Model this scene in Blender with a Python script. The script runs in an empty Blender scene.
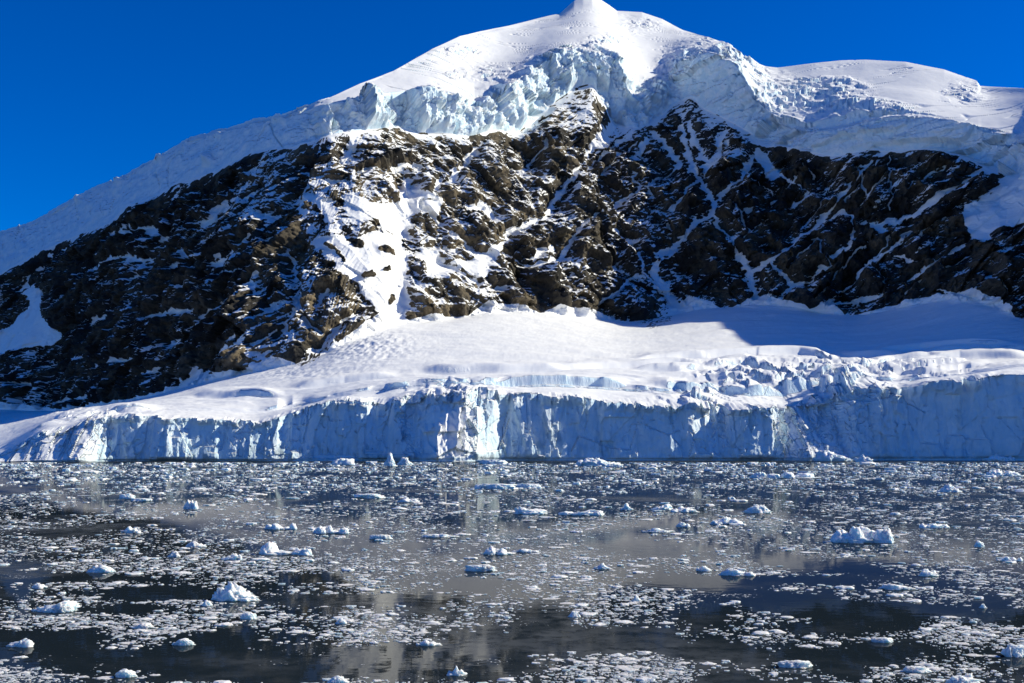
import bpy, math, random
import numpy as np
from math import radians, cos, sin, pi

S = bpy.context.scene
COL = S.collection
RS = np.random.RandomState(7)
random.seed(7)

# ------------------------------------------------------------------ camera, sky, sun, exposure
CAM_H = 13.0
FPX = 40.0 * 1024 / 36.0
PITCH = math.atan(105.0 / FPX)
cam = bpy.data.cameras.new('camera')
cam.lens = 40.0
cam.sensor_width = 36.0
cam.clip_start = 0.5
cam.clip_end = 80000.0
camo = bpy.data.objects.new('camera', cam)
camo.location = (0, 0, CAM_H)
camo.rotation_euler = (pi / 2 + PITCH, 0, 0)
COL.objects.link(camo)
S.camera = camo

SUN_AZ = 80.0      # degrees clockwise from +Y (straight ahead)
SUN_EL = 32.0
W = bpy.data.worlds.new('World')
S.world = W
W.use_nodes = True
nt = W.node_tree
bg = nt.nodes['Background']
sky = nt.nodes.new('ShaderNodeTexSky')
sky.sky_type = 'NISHITA'
sky.sun_disc = False
sky.sun_elevation = radians(SUN_EL)
sky.sun_rotation = radians(SUN_AZ)
sky.altitude = 3000.0
sky.air_density = 1.0
sky.dust_density = 0.0
sky.ozone_density = 4.0
hs = nt.nodes.new('ShaderNodeHueSaturation')
hs.inputs['Saturation'].default_value = 1.6
hs.inputs['Hue'].default_value = 0.519
hs.inputs['Value'].default_value = 1.0
nt.links.new(sky.outputs[0], hs.inputs['Color'])
nt.links.new(hs.outputs[0], bg.inputs['Color'])
bg.inputs['Strength'].default_value = 0.117

sun = bpy.data.lights.new('sun', 'SUN')
sun.energy = 5.0
sun.angle = radians(0.53)
sun.color = (1.0, 0.95, 0.75)
suno = bpy.data.objects.new('sun', sun)
suno.rotation_euler = (pi / 2 - radians(SUN_EL), 0, pi - radians(SUN_AZ))
suno.location = (400, 200, 300)
COL.objects.link(suno)

S.view_settings.view_transform = 'Standard'
S.view_settings.look = 'None'
S.view_settings.exposure = 0.26
S.view_settings.gamma = 1.0
S.view_settings.use_curve_mapping = False
S.render.engine = 'CYCLES'
S.cycles.max_bounces = 6
S.cycles.diffuse_bounces = 3
S.cycles.glossy_bounces = 3

# ------------------------------------------------------------------ geometry helpers
CP, SP = cos(PITCH), sin(PITCH)

def ray(px, py):
    """photo pixel -> (a, e): sideways and upward slope of the line of sight per metre ahead"""
    px = np.asarray(px, float); py = np.asarray(py, float)
    v = 341.5 - py
    d1 = FPX * CP - v * SP
    return (px - 512.0) / d1, (FPX * SP + v * CP) / d1

def project(X, Y, Z):
    dep = Y * CP + (Z - CAM_H) * SP
    up = -Y * SP + (Z - CAM_H) * CP
    return 512 + FPX * X / dep, 341.5 - FPX * up / dep

def on_water(px, py):
    a, e = ray(px, py)
    Y = CAM_H / -e
    return float(a * Y), float(Y)

def hash3(ix, iy, iz, seed):
    h = (ix.astype(np.int64) * 374761393 + iy.astype(np.int64) * 668265263 + iz.astype(np.int64) * 2147483647 + seed * 974711) & 0xFFFFFFFF
    h = ((h ^ (h >> 13)) * 1274126177) & 0xFFFFFFFF
    h = ((h ^ (h >> 16)) * 2246822519) & 0xFFFFFFFF
    return (h ^ (h >> 15)) & 0xFFFFFFFF

GR = np.array([[1,1,0],[-1,1,0],[1,-1,0],[-1,-1,0],[1,0,1],[-1,0,1],[1,0,-1],[-1,0,-1],[0,1,1],[0,-1,1],[0,1,-1],[0,-1,-1],[1,1,0],[-1,1,0],[0,-1,1],[0,-1,-1]], np.float32)

def perlin(x, y, z, seed=0):
    x, y, z = np.broadcast_arrays(x, y, z)
    fx, fy, fz = np.floor(x), np.floor(y), np.floor(z)
    ix, iy, iz = fx.astype(np.int64), fy.astype(np.int64), fz.astype(np.int64)
    dx, dy, dz = (x - fx).astype(np.float32), (y - fy).astype(np.float32), (z - fz).astype(np.float32)
    ux = dx*dx*dx*(dx*(dx*6-15)+10); uy = dy*dy*dy*(dy*(dy*6-15)+10); uz = dz*dz*dz*(dz*(dz*6-15)+10)
    def g(i, j, k):
        h = (hash3(ix+i, iy+j, iz+k, seed) & 15).astype(np.int32)
        v = GR[h]
        return v[..., 0]*(dx-i) + v[..., 1]*(dy-j) + v[..., 2]*(dz-k)
    l = lambda a, b, t: a + (b - a) * t
    r = l(l(l(g(0,0,0), g(1,0,0), ux), l(g(0,1,0), g(1,1,0), ux), uy),
          l(l(g(0,0,1), g(1,0,1), ux), l(g(0,1,1), g(1,1,1), ux), uy), uz)
    return r.astype(np.float32)

def fbm(x, y, z, octv, seed=0, gain=0.5):
    s = 0; a = 1.0; f = 1.0
    for o in range(octv):
        s = s + a * perlin(x*f, y*f, z*f, seed + o*17)
        a *= gain; f *= 2.03
    return s

def ridged(x, y, z, octv, seed=0, gain=0.5):
    s = 0; a = 1.0; f = 1.0
    for o in range(octv):
        s = s + a * (1 - 2.2*np.abs(perlin(x*f, y*f, z*f, seed + o*17)))
        a *= gain; f *= 2.03
    return s

def facet(x, y, z, seed=0):
    """cells, each a tilted plane: broken-rock facets. returns about -1..1"""
    fx, fy, fz = np.floor(x), np.floor(y), np.floor(z)
    ix, iy, iz = fx.astype(np.int64), fy.astype(np.int64), fz.astype(np.int64)
    best = np.full(x.shape, 1e9, np.float32); val = np.zeros(x.shape, np.float32)
    for i in (-1, 0, 1):
        for j in (-1, 0, 1):
            for k in (-1, 0, 1):
                h = hash3(ix+i, iy+j, iz+k, seed)
                rx = (h & 1023)/1023.0; ry = ((h >> 10) & 1023)/1023.0; rz = ((h >> 20) & 1023)/1023.0
                h2 = hash3(ix+i, iy+j, iz+k, seed+5)
                ox = (x - (fx+i+rx)); oy = (y - (fy+j+ry)); oz = (z - (fz+k+rz))
                d = (ox*ox + oy*oy + oz*oz).astype(np.float32)
                tx = (h2 & 1023)/511.5-1; ty = ((h2 >> 10) & 1023)/511.5-1; tz = ((h2 >> 20) & 1023)/511.5-1
                v = (tx*ox + ty*oy + tz*oz + 0.5*tx*ty).astype(np.float32)
                m = d < best
                best = np.where(m, d, best); val = np.where(m, v, val)
    return val

def blocks(x, y, z, seed=0, tilt=0.5):
    """cells with a random step each and a slight tilt: leaning ice blocks. about -1..1"""
    fx, fy, fz = np.floor(x), np.floor(y), np.floor(z)
    ix, iy, iz = fx.astype(np.int64), fy.astype(np.int64), fz.astype(np.int64)
    best = np.full(x.shape, 1e9, np.float32); val = np.zeros(x.shape, np.float32)
    for i in (-1, 0, 1):
        for j in (-1, 0, 1):
            for k in (-1, 0, 1):
                h = hash3(ix+i, iy+j, iz+k, seed); h2 = hash3(ix+i, iy+j, iz+k, seed+5)
                ox = (x-(fx+i+(h & 1023)/1023.0)); oy = (y-(fy+j+((h >> 10) & 1023)/1023.0)); oz = (z-(fz+k+((h >> 20) & 1023)/1023.0))
                d = np.maximum(np.maximum(np.abs(ox), np.abs(oy)), np.abs(oz)).astype(np.float32)
                tx = (h2 & 1023)/511.5-1; ty = ((h2 >> 10) & 1023)/511.5-1; tz = ((h2 >> 20) & 1023)/511.5-1
                v = (ty*0.8 + tilt*(tx*ox + tz*oz)).astype(np.float32)
                m = d < best
                best = np.where(m, d, best); val = np.where(m, v, val)
    return val

def sstep(a, b, x):
    t = np.clip((x - a)/(b - a), 0, 1)
    return t*t*(3-2*t)

def blur(A, n, axis):
    if n < 1: return A
    for _ in range(2):
        pad = [(0, 0)]*A.ndim; pad[axis] = (n+1, n)
        c = np.cumsum(np.pad(A, pad, mode='edge'), axis=axis, dtype=np.float64)
        L = A.shape[axis]
        hi = np.take(c, np.arange(2*n+1, 2*n+1+L), axis=axis); lo = np.take(c, np.arange(0, L), axis=axis)
        A = (hi - lo)/(2*n+1)
    return A

def grid_normals(X, Y, Z):
    du = [np.gradient(A, axis=1) for A in (X, Y, Z)]
    dv = [np.gradient(A, axis=0) for A in (X, Y, Z)]
    nx = du[1]*dv[2]-du[2]*dv[1]; ny = du[2]*dv[0]-du[0]*dv[2]; nz = du[0]*dv[1]-du[1]*dv[0]
    L = np.sqrt(nx*nx+ny*ny+nz*nz)+1e-9
    return nx/L, ny/L, nz/L

def mesh_from(name, verts, quads=None, tris=None, attrs=None, smooth=True, mat=None, parent=None):
    me = bpy.data.meshes.new(name)
    nv = len(verts)
    me.vertices.add(nv)
    me.vertices.foreach_set('co', np.ascontiguousarray(verts, np.float32).ravel())
    nq = 0 if quads is None else len(quads); ntri = 0 if tris is None else len(tris)
    li = []
    if nq: li.append(np.asarray(quads, np.int32).ravel())
    if ntri: li.append(np.asarray(tris, np.int32).ravel())
    li = np.concatenate(li)
    me.loops.add(len(li))
    me.loops.foreach_set('vertex_index', li)
    me.polygons.add(nq+ntri)
    st = np.concatenate([np.arange(nq)*4, nq*4+np.arange(ntri)*3]).astype(np.int32)
    me.polygons.foreach_set('loop_start', st)
    me.polygons.foreach_set('loop_total', np.concatenate([np.full(nq, 4), np.full(ntri, 3)]).astype(np.int32))
    me.polygons.foreach_set('use_smooth', np.full(nq+ntri, smooth))
    me.update(calc_edges=True)
    for k, v in (attrs or {}).items():
        at = me.attributes.new(k, 'FLOAT', 'POINT')
        at.data.foreach_set('value', np.ascontiguousarray(v, np.float32).ravel())
    if mat: me.materials.append(mat)
    o = bpy.data.objects.new(name, me)
    COL.objects.link(o)
    if parent: o.parent = parent
    return o

def tag(o, label=None, cat=None, group=None, kind=None):
    if label: o['label'] = label
    if cat: o['category'] = cat
    if group: o['group'] = group
    if kind: o['kind'] = kind
    return o

# ------------------------------------------------------------------ materials
def nodes(name):
    m = bpy.data.materials.new(name); m.use_nodes = True
    t = m.node_tree; b = t.nodes['Principled BSDF']
    return m, t, b

def N(t, kind, **kw):
    n = t.nodes.new(kind)
    for k, v in kw.items():
        if k.startswith('i_'): n.inputs[k[2:].replace('_', ' ')].default_value = v
        else: setattr(n, k, v)
    return n

def noise_node(t, scale, detail=4, rough=0.55, vec=None):
    n = N(t, 'ShaderNodeTexNoise'); n.inputs['Scale'].default_value = scale
    n.inputs['Detail'].default_value = detail; n.inputs['Roughness'].default_value = rough
    if vec: t.links.new(vec, n.inputs['Vector'])
    return n

def mathn(t, op, a, b=None, clamp=False):
    n = N(t, 'ShaderNodeMath', operation=op); n.use_clamp = clamp
    for i, v in enumerate((a, b)):
        if v is None: continue
        if isinstance(v, (int, float)): n.inputs[i].default_value = v
        else: t.links.new(v, n.inputs[i])
    return n.outputs[0]

def mixc(t, f, a, b):
    n = N(t, 'ShaderNodeMix', data_type='RGBA')
    for sock, v in ((n.inputs[0], f), (n.inputs[6], a), (n.inputs[7], b)):
        if isinstance(v, (int, float)): sock.default_value = v
        elif isinstance(v, tuple): sock.default_value = v + (1,)
        else: t.links.new(v, sock)
    return n.outputs[2]

def ramp(t, f, lo, hi):
    n = N(t, 'ShaderNodeMapRange'); n.interpolation_type = 'SMOOTHSTEP'
    n.inputs['From Min'].default_value = lo; n.inputs['From Max'].default_value = hi
    t.links.new(f, n.inputs['Value'])
    return n.outputs[0]

def bump(t, h, dist, strength=1.0):
    n = N(t, 'ShaderNodeBump'); n.inputs['Distance'].default_value = dist; n.inputs['Strength'].default_value = strength
    t.links.new(h, n.inputs['Height'])
    return n.outputs[0]

SNOW = (0.885, 0.88, 0.87)
def mountain_material():
    m, t, b = nodes('rock_and_snow')
    geo = N(t, 'ShaderNodeNewGeometry').outputs['Position']
    at = N(t, 'ShaderNodeAttribute', attribute_name='snow').outputs['Fac']
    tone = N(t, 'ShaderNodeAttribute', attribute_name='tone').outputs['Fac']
    nz = noise_node(t, 0.22, 5, 0.6, geo).outputs['Fac']
    s = mathn(t, 'ADD', at, mathn(t, 'MULTIPLY', mathn(t, 'SUBTRACT', nz, 0.5), 0.45))
    sm = ramp(t, s, 0.44, 0.56)
    n1 = noise_node(t, 0.018, 5, 0.6, geo).outputs['Fac']
    n2 = noise_node(t, 0.12, 6, 0.65, geo).outputs['Fac']
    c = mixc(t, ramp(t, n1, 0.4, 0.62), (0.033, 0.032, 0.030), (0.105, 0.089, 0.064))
    c = mixc(t, ramp(t, tone, 0.0, 1.0), c, (0.21, 0.165, 0.105))  # paler brown of the centre face: rock colour plus painted sunlight
    c = mixc(t, mathn(t, 'MULTIPLY', ramp(t, n2, 0.42, 0.66), 0.7), c, (0.022, 0.021, 0.020))
    t.links.new(mixc(t, sm, c, SNOW), b.inputs['Base Color'])
    r = mathn(t, 'SUBTRACT', 0.9, mathn(t, 'MULTIPLY', sm, 0.3))
    t.links.new(r, b.inputs['Roughness'])
    b.inputs['Specular IOR Level'].default_value = 0.12
    h = mathn(t, 'ADD', noise_node(t, 0.12, 8, 0.68, geo).outputs['Fac'], mathn(t, 'MULTIPLY', nz, 0.3))
    hh = mathn(t, 'MULTIPLY', h, mathn(t, 'SUBTRACT', 1.0, mathn(t, 'MULTIPLY', sm, 0.85)))
    t.links.new(bump(t, hh, 4.0), b.inputs['Normal'])
    return m

def ice_material(name, bumpd=2.5):
    m, t, b = nodes(name)
    geo = N(t, 'ShaderNodeNewGeometry').outputs['Position']
    at = N(t, 'ShaderNodeAttribute', attribute_name='ice').outputs['Fac']
    n1 = noise_node(t, 0.05, 4, 0.6, geo).outputs['Fac']
    mp = N(t, 'ShaderNodeMapping'); mp.inputs['Scale'].default_value = (1, 1, 0.18)
    t.links.new(geo, mp.inputs['Vector'])
    n2 = noise_node(t, 0.16, 6, 0.65, mp.outputs[0]).outputs['Fac']
    c = mixc(t, ramp(t, n1, 0.35, 0.68), (0.58, 0.77, 0.88), (0.81, 0.89, 0.93))
    c = mixc(t, mathn(t, 'MULTIPLY', ramp(t, n2, 0.55, 0.75), 0.55), c, (0.28, 0.50, 0.62))
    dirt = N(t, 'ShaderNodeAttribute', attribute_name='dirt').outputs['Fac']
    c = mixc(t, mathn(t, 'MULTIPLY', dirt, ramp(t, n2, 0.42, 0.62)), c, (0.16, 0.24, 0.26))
    f = mathn(t, 'MULTIPLY', ramp(t, mathn(t, 'ADD', at, mathn(t, 'MULTIPLY', mathn(t, 'SUBTRACT', n2, 0.5), 0.5)), 0.25, 0.75), 0.85)
    t.links.new(mixc(t, f, SNOW, c), b.inputs['Base Color'])
    b.inputs['Roughness'].default_value = 0.6
    b.inputs['Specular IOR Level'].default_value = 0.15
    hb = mathn(t, 'MULTIPLY', n2, mathn(t, 'ADD', 0.06, f))
    t.links.new(bump(t, hb, bumpd), b.inputs['Normal'])
    return m

MAT_MOUNTAIN = mountain_material()
MAT_CAP = ice_material('ice_cap_ice', 2.2)
MAT_GLACIER = ice_material('glacier_ice', 3.0)

# ------------------------------------------------------------------ the mountain's control lines (photo pixel, metres ahead)
def line(pts):
    p = np.array(pts, float)
    a, e = ray(p[:, 0], p[:, 1])
    o = np.argsort(a)
    return a[o], e[o]

def dist(pts):
    p = np.array(pts, float)
    return p[:, 0], p[:, 1]

NC = 2000
A = np.linspace(ray(-250, 446.5)[0], ray(1290, 446.5)[0], NC)
PXH = 512 + A * FPX * CP          # pixel column at the horizon
def E(pts): a, e = line(pts); return np.interp(A, a, e)
def D(pts, s=14):
    x, d = dist(pts); return blur(np.interp(PXH, x, d), s, 0)

SKY = [(-320,330),(-120,272),(0,231),(33,220),(67,202),(77,196),(90,188),(117,178.5),(144,163.5),(157,155),(184,140),(220,129),(250,120),(287,112),(314,102),(330,97.5),(360,83.5),(393,71),(433,48.5),(460,36),(500,27.5),(547,16),(560,13.5),(566,8),(574,1),(583,-3),(592,-4),(601,0),(609,5),(617,11),(642,12.5),(662,19),(683,30),(707,37),(720,41.4),(728,44),(743,58),(765,66),(778,67.5),(815,63),(840,60.5),(865,60),(906,62),(944,69.5),(962,76),(977,81),(980,86),(1024,88),(1050,90),(1090,95),(1140,104),(1200,165),(1260,260),(1330,335)]
LIP = [(-320,336),(-120,277),(0,236),(33,224.5),(67,207),(90,193),(117,183),(157,160),(184,145),(220,134),(250,125),(287,117),(308,110),(320,107),(345,101),(367,95),(413,95),(430,94),(444,100),(460,108),(474,113),(486,100),(500,93),(514,83),(530,68),(540,60),(564,52),(590,52),(614,57),(622,66),(630,84),(638,93),(655,90),(670,83),(683,66),(700,58),(708,58),(722,62),(737,68),(748,84),(753,95),(768,110),(782,120),(807,130.5),(832,128),(865,122),(898,120),(931,120),(964,128),(997,134.6),(1022,143),(1050,143),(1090,140),(1140,142),(1200,190),(1260,276),(1330,342)]
TOP = [(-320,375),(-120,318),(0,274),(30,257),(67,240),(110,224),(123,209),(160,195),(177,184),(214,173),(230,163),(254,153),(294,148),(310,143),(334,134),(377,130),(400,127),(413,134),(450,134),(470,137),(494,130),(517,134),(537,120),(554,103.5),(577,88),(594,84),(604,93),(604,113),(612,130),(634,127),(641,130),(658,120),(670,107),(691,96),(701,108),(728,121),(750,133),(765,147),(778,146),(815,153),(832,157),(865,151),(898,152),(927,149),(960,155),(981,166),(1006,177),(1024,180),(1050,180),(1090,172),(1140,175),(1200,220),(1260,295),(1330,350)]
BASE = [(-320,418),(-120,410),(0,403.5),(23,405),(60,408.5),(100,403.5),(150,395),(177,383.5),(200,374),(230,373),(254,367),(274,357),(300,366),(320,358),(333,345),(350,337),(377,316),(410,319),(430,316),(467,316),(487,301),(517,305),(540,313),(557,307),(594,311),(624,322),(645,324),(660,318),(674,306),(689,296),(726,309),(745,301),(756,292),(779,301),(809,309),(827,303),(850,318),(872,312),(902,302),(940,294),(970,291),(1000,298),(1015,318),(1040,325),(1100,333),(1250,350),(1330,362)]
MID = [(-320,452),(-120,447),(-40,449),(0,446),(20,434),(43,418.5),(70,412),(107,406),(150,402),(200,397),(250,393),(300,388),(350,383),(420,378.5),(480,374),(560,373),(640,372),(700,371),(760,369),(830,365),(900,361),(960,357),(1024,352),(1100,358),(1250,370),(1330,376)]
SCT = [(-320,456),(-120,451),(-40,455),(0,451),(20,440),(43,422.5),(67,420),(107,411),(134,408),(167,410),(214,409),(257,410),(300,401),(342,391),(380,385),(413,381),(433,378.5),(480,377.5),(560,378.5),(600,380),(640,384),(700,388),(760,387),(797,386),(827,380),(850,377),(870,379),(902,380),(925,375),(960,374),(996,369),(1024,366),(1100,372),(1250,384),(1330,390)]
SCB = [(-320,457),(-120,452),(-40,456),(0,452),(20,441),(43,423.5),(67,424),(107,412),(134,410),(167,412),(214,412),(257,415),(300,406),(342,394.5),(380,390),(413,388),(433,387),(480,386.5),(560,388),(600,389),(640,391),(700,395),(760,396),(797,398),(827,386),(850,380),(870,382),(902,384),(925,378),(960,377),(996,372),(1024,369),(1100,375),(1250,387),(1330,392)]
FRONT = [(-320,458),(-120,454),(-40,457.5),(0,455),(20,446),(43,430),(67,430),(90,420),(107,415),(134,413.6),(167,417),(214,417),(257,422),(277,417),(300,409),(342,398),(363,400),(387,403.5),(413,395),(440,391),(474,389),(487,389.5),(517,394),(574,394),(600,401),(634,402),(670,406),(692,401),(734,407),(771,407),(797,408),(812,400),(827,394),(850,384),(869,386),(902,388),(925,381),(959,379.5),(996,375),(1024,372),(1100,378),(1250,390),(1330,395)]

EY = [E(L) for L in (FRONT, SCB, SCT, MID, BASE, TOP, LIP, SKY)]
EBASE = EY[4].copy()
EY[4] = blur(EY[4] - 5/FPX, 45, 0)       # the ground line is smooth; the ragged rock edge is drawn by the rock itself
EY[0] = blur(EY[0], 3, 0); EY[1] = blur(EY[1], 7, 0); EY[2] = blur(EY[2], 7, 0); EY[3] = blur(EY[3], 12, 0); EY[5] = blur(EY[5], 4, 0)
Y0 = D([(-320,1010),(0,1000),(50,990),(85,985),(115,1020),(300,1040),(390,1045),(405,1020),(440,1000),(468,1006),(486,1040),(502,1062),(600,1070),(770,1082),(800,1062),(850,1065),(885,1085),(1024,1055),(1100,1035),(1250,1000),(1330,990)], 7)
Y1 = Y0 + D([(-320,14),(0,20),(40,30),(62,40),(90,38),(112,14),(282,12),(303,32),(318,14),(395,14),(412,48),(450,64),(476,44),(492,14),(600,14),(625,24),(645,14),(688,16),(712,36),(735,16),(757,16),(785,40),(805,55),(840,60),(862,48),(885,14),(1330,12)], 5)
rmp_ = fbm(PXH/46, 0*PXH, 0*PXH, 2, 401)
Y1 = Y1 + 34*np.clip(blur(rmp_, 3, 0)*2.2-0.25, 0, 1)*(PXH > 110)
Y1a = Y1 + D([(-320,40),(60,40),(107,60),(300,70),(440,55),(600,70),(760,60),(830,60),(900,50),(1024,45),(1100,20),(1330,5)])
Y1b = Y1a + 7
Y2 = D([(-320,1090),(0,1150),(60,1150),(200,1190),(420,1190),(600,1230),(850,1340),(1024,1360),(1100,1275),(1250,1185),(1330,1165)])
Y2 = np.maximum(Y2, Y1b + 12)
Y3 = D([(-320,2700),(-100,2420),(0,2180),(60,2000),(150,1690),(200,1550),(230,1470),(300,1440),(340,1480),(410,1600),(500,1740),(540,1800),(600,1890),(660,1960),(740,1950),(850,1795),(950,1640),(1015,1500),(1060,1410),(1100,1345),(1250,1225),(1330,1200)], 18)
Y4 = D([(-320,3000),(-100,2720),(0,2500),(110,2270),(214,2060),(294,1880),(320,1870),(340,1890),(413,2020),(450,2070),(474,2115),(500,2200),(540,2350),(580,2450),(610,2450),(640,2440),(660,2490),(675,2540),(690,2530),(715,2450),(745,2360),(780,2250),(820,2140),(865,2070),(930,1970),(981,1890),(1010,1810),(1060,1660),(1100,1550),(1140,1480),(1250,1350),(1330,1320)], 8)
Y5 = Y4 + D([(-320,70),(0,70),(220,60),(290,35),(320,16),(500,16),(540,25),(600,30),(640,30),(675,65),(695,55),(740,30),(800,14),(980,14),(1024,25),(1330,30)])
Y6 = Y5 + D([(-320,12),(0,12),(250,14),(300,25),(330,60),(393,200),(433,400),(500,740),(560,960),(590,1010),(642,1010),(683,740),(720,500),(745,450),(778,500),(865,620),(944,540),(1024,430),(1060,350),(1100,200),(1140,50),(1330,30)])
def Zof(Y, e): return CAM_H + Y*e

rows_spec = []   # (Ylo, Zlo, Yhi, Zhi, n, tag)
Z0 = np.full(NC, -0.5)
ZF = [Zof(y, e) for y, e in zip((Y1, Y1a, Y1b, Y2, Y3, Y4, Y5, Y6), EY)]
ctrl = [(Y0, Z0)] + list(zip((Y1, Y1a, Y1b, Y2, Y3, Y4, Y5, Y6), ZF)) + [(Y6+250, ZF[-1]-30), (Y6+900, ZF[-1]-420)]
counts = [90, 34, 24, 50, 120, 380, 80, 140, 8, 6]
bandname = ['cliff', 'bench', 'scarp', 'upper', 'apron', 'rock', 'capcliff', 'cap', 'back', 'back2']
YR, ZR, band, tt = [], [], [], []
for i, n in enumerate(counts):
    for k in range(n):
        t = k/n
        YR.append(ctrl[i][0]*(1-t)+ctrl[i+1][0]*t); ZR.append(ctrl[i][1]*(1-t)+ctrl[i+1][1]*t)
        band.append(i); tt.append(t)
YR.append(ctrl[-1][0]); ZR.append(ctrl[-1][1]); band.append(9); tt.append(1.0)
Y = np.array(YR); Z = np.array(ZR); band = np.array(band); tt = np.array(tt)
R0 = np.cumsum([0]+counts)        # first row of each band
NR = len(band)
# soften the kinks of the snow surfaces
for lo, hi, n in ((R0[3]+2, R0[5]-4, 10), (R0[7]+2, R0[8], 7)):
    w_ = np.ones(hi-lo); k_ = np.linspace(0, 1, n*2); w_[:n*2] = k_; w_[-n*2:] = k_[::-1]; w_ = w_[:, None]
    for T_ in (Y, Z): T_[lo:hi] = T_[lo:hi]*(1-w_) + blur(T_[lo:hi], n, 0)*w_
for lo, hi, n in ((R0[1], R0[3], 16), (R0[3], R0[5], 40), (R0[7], R0[8], 22), (R0[5], R0[6], 8)):
    w_ = np.clip(np.minimum(np.arange(hi-lo), (hi-lo)-1-np.arange(hi-lo))/(0.25*(hi-lo)), 0, 1)[:, None]
    for T_ in (Y, Z): T_[lo:hi] = T_[lo:hi]*(1-w_) + blur(T_[lo:hi], n, 1)*w_
X = Y * A[None, :]
PX, PY = project(X, Y, Z)
nbx, nby, nbz = grid_normals(X, Y, Z)
nbx, nby, nbz = [blur(blur(n, 14, 1), 10, 0) for n in (nbx, nby, nbz)]
L = np.sqrt(nbx**2+nby**2+nbz**2); nbx /= L; nby /= L; nbz /= L

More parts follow.
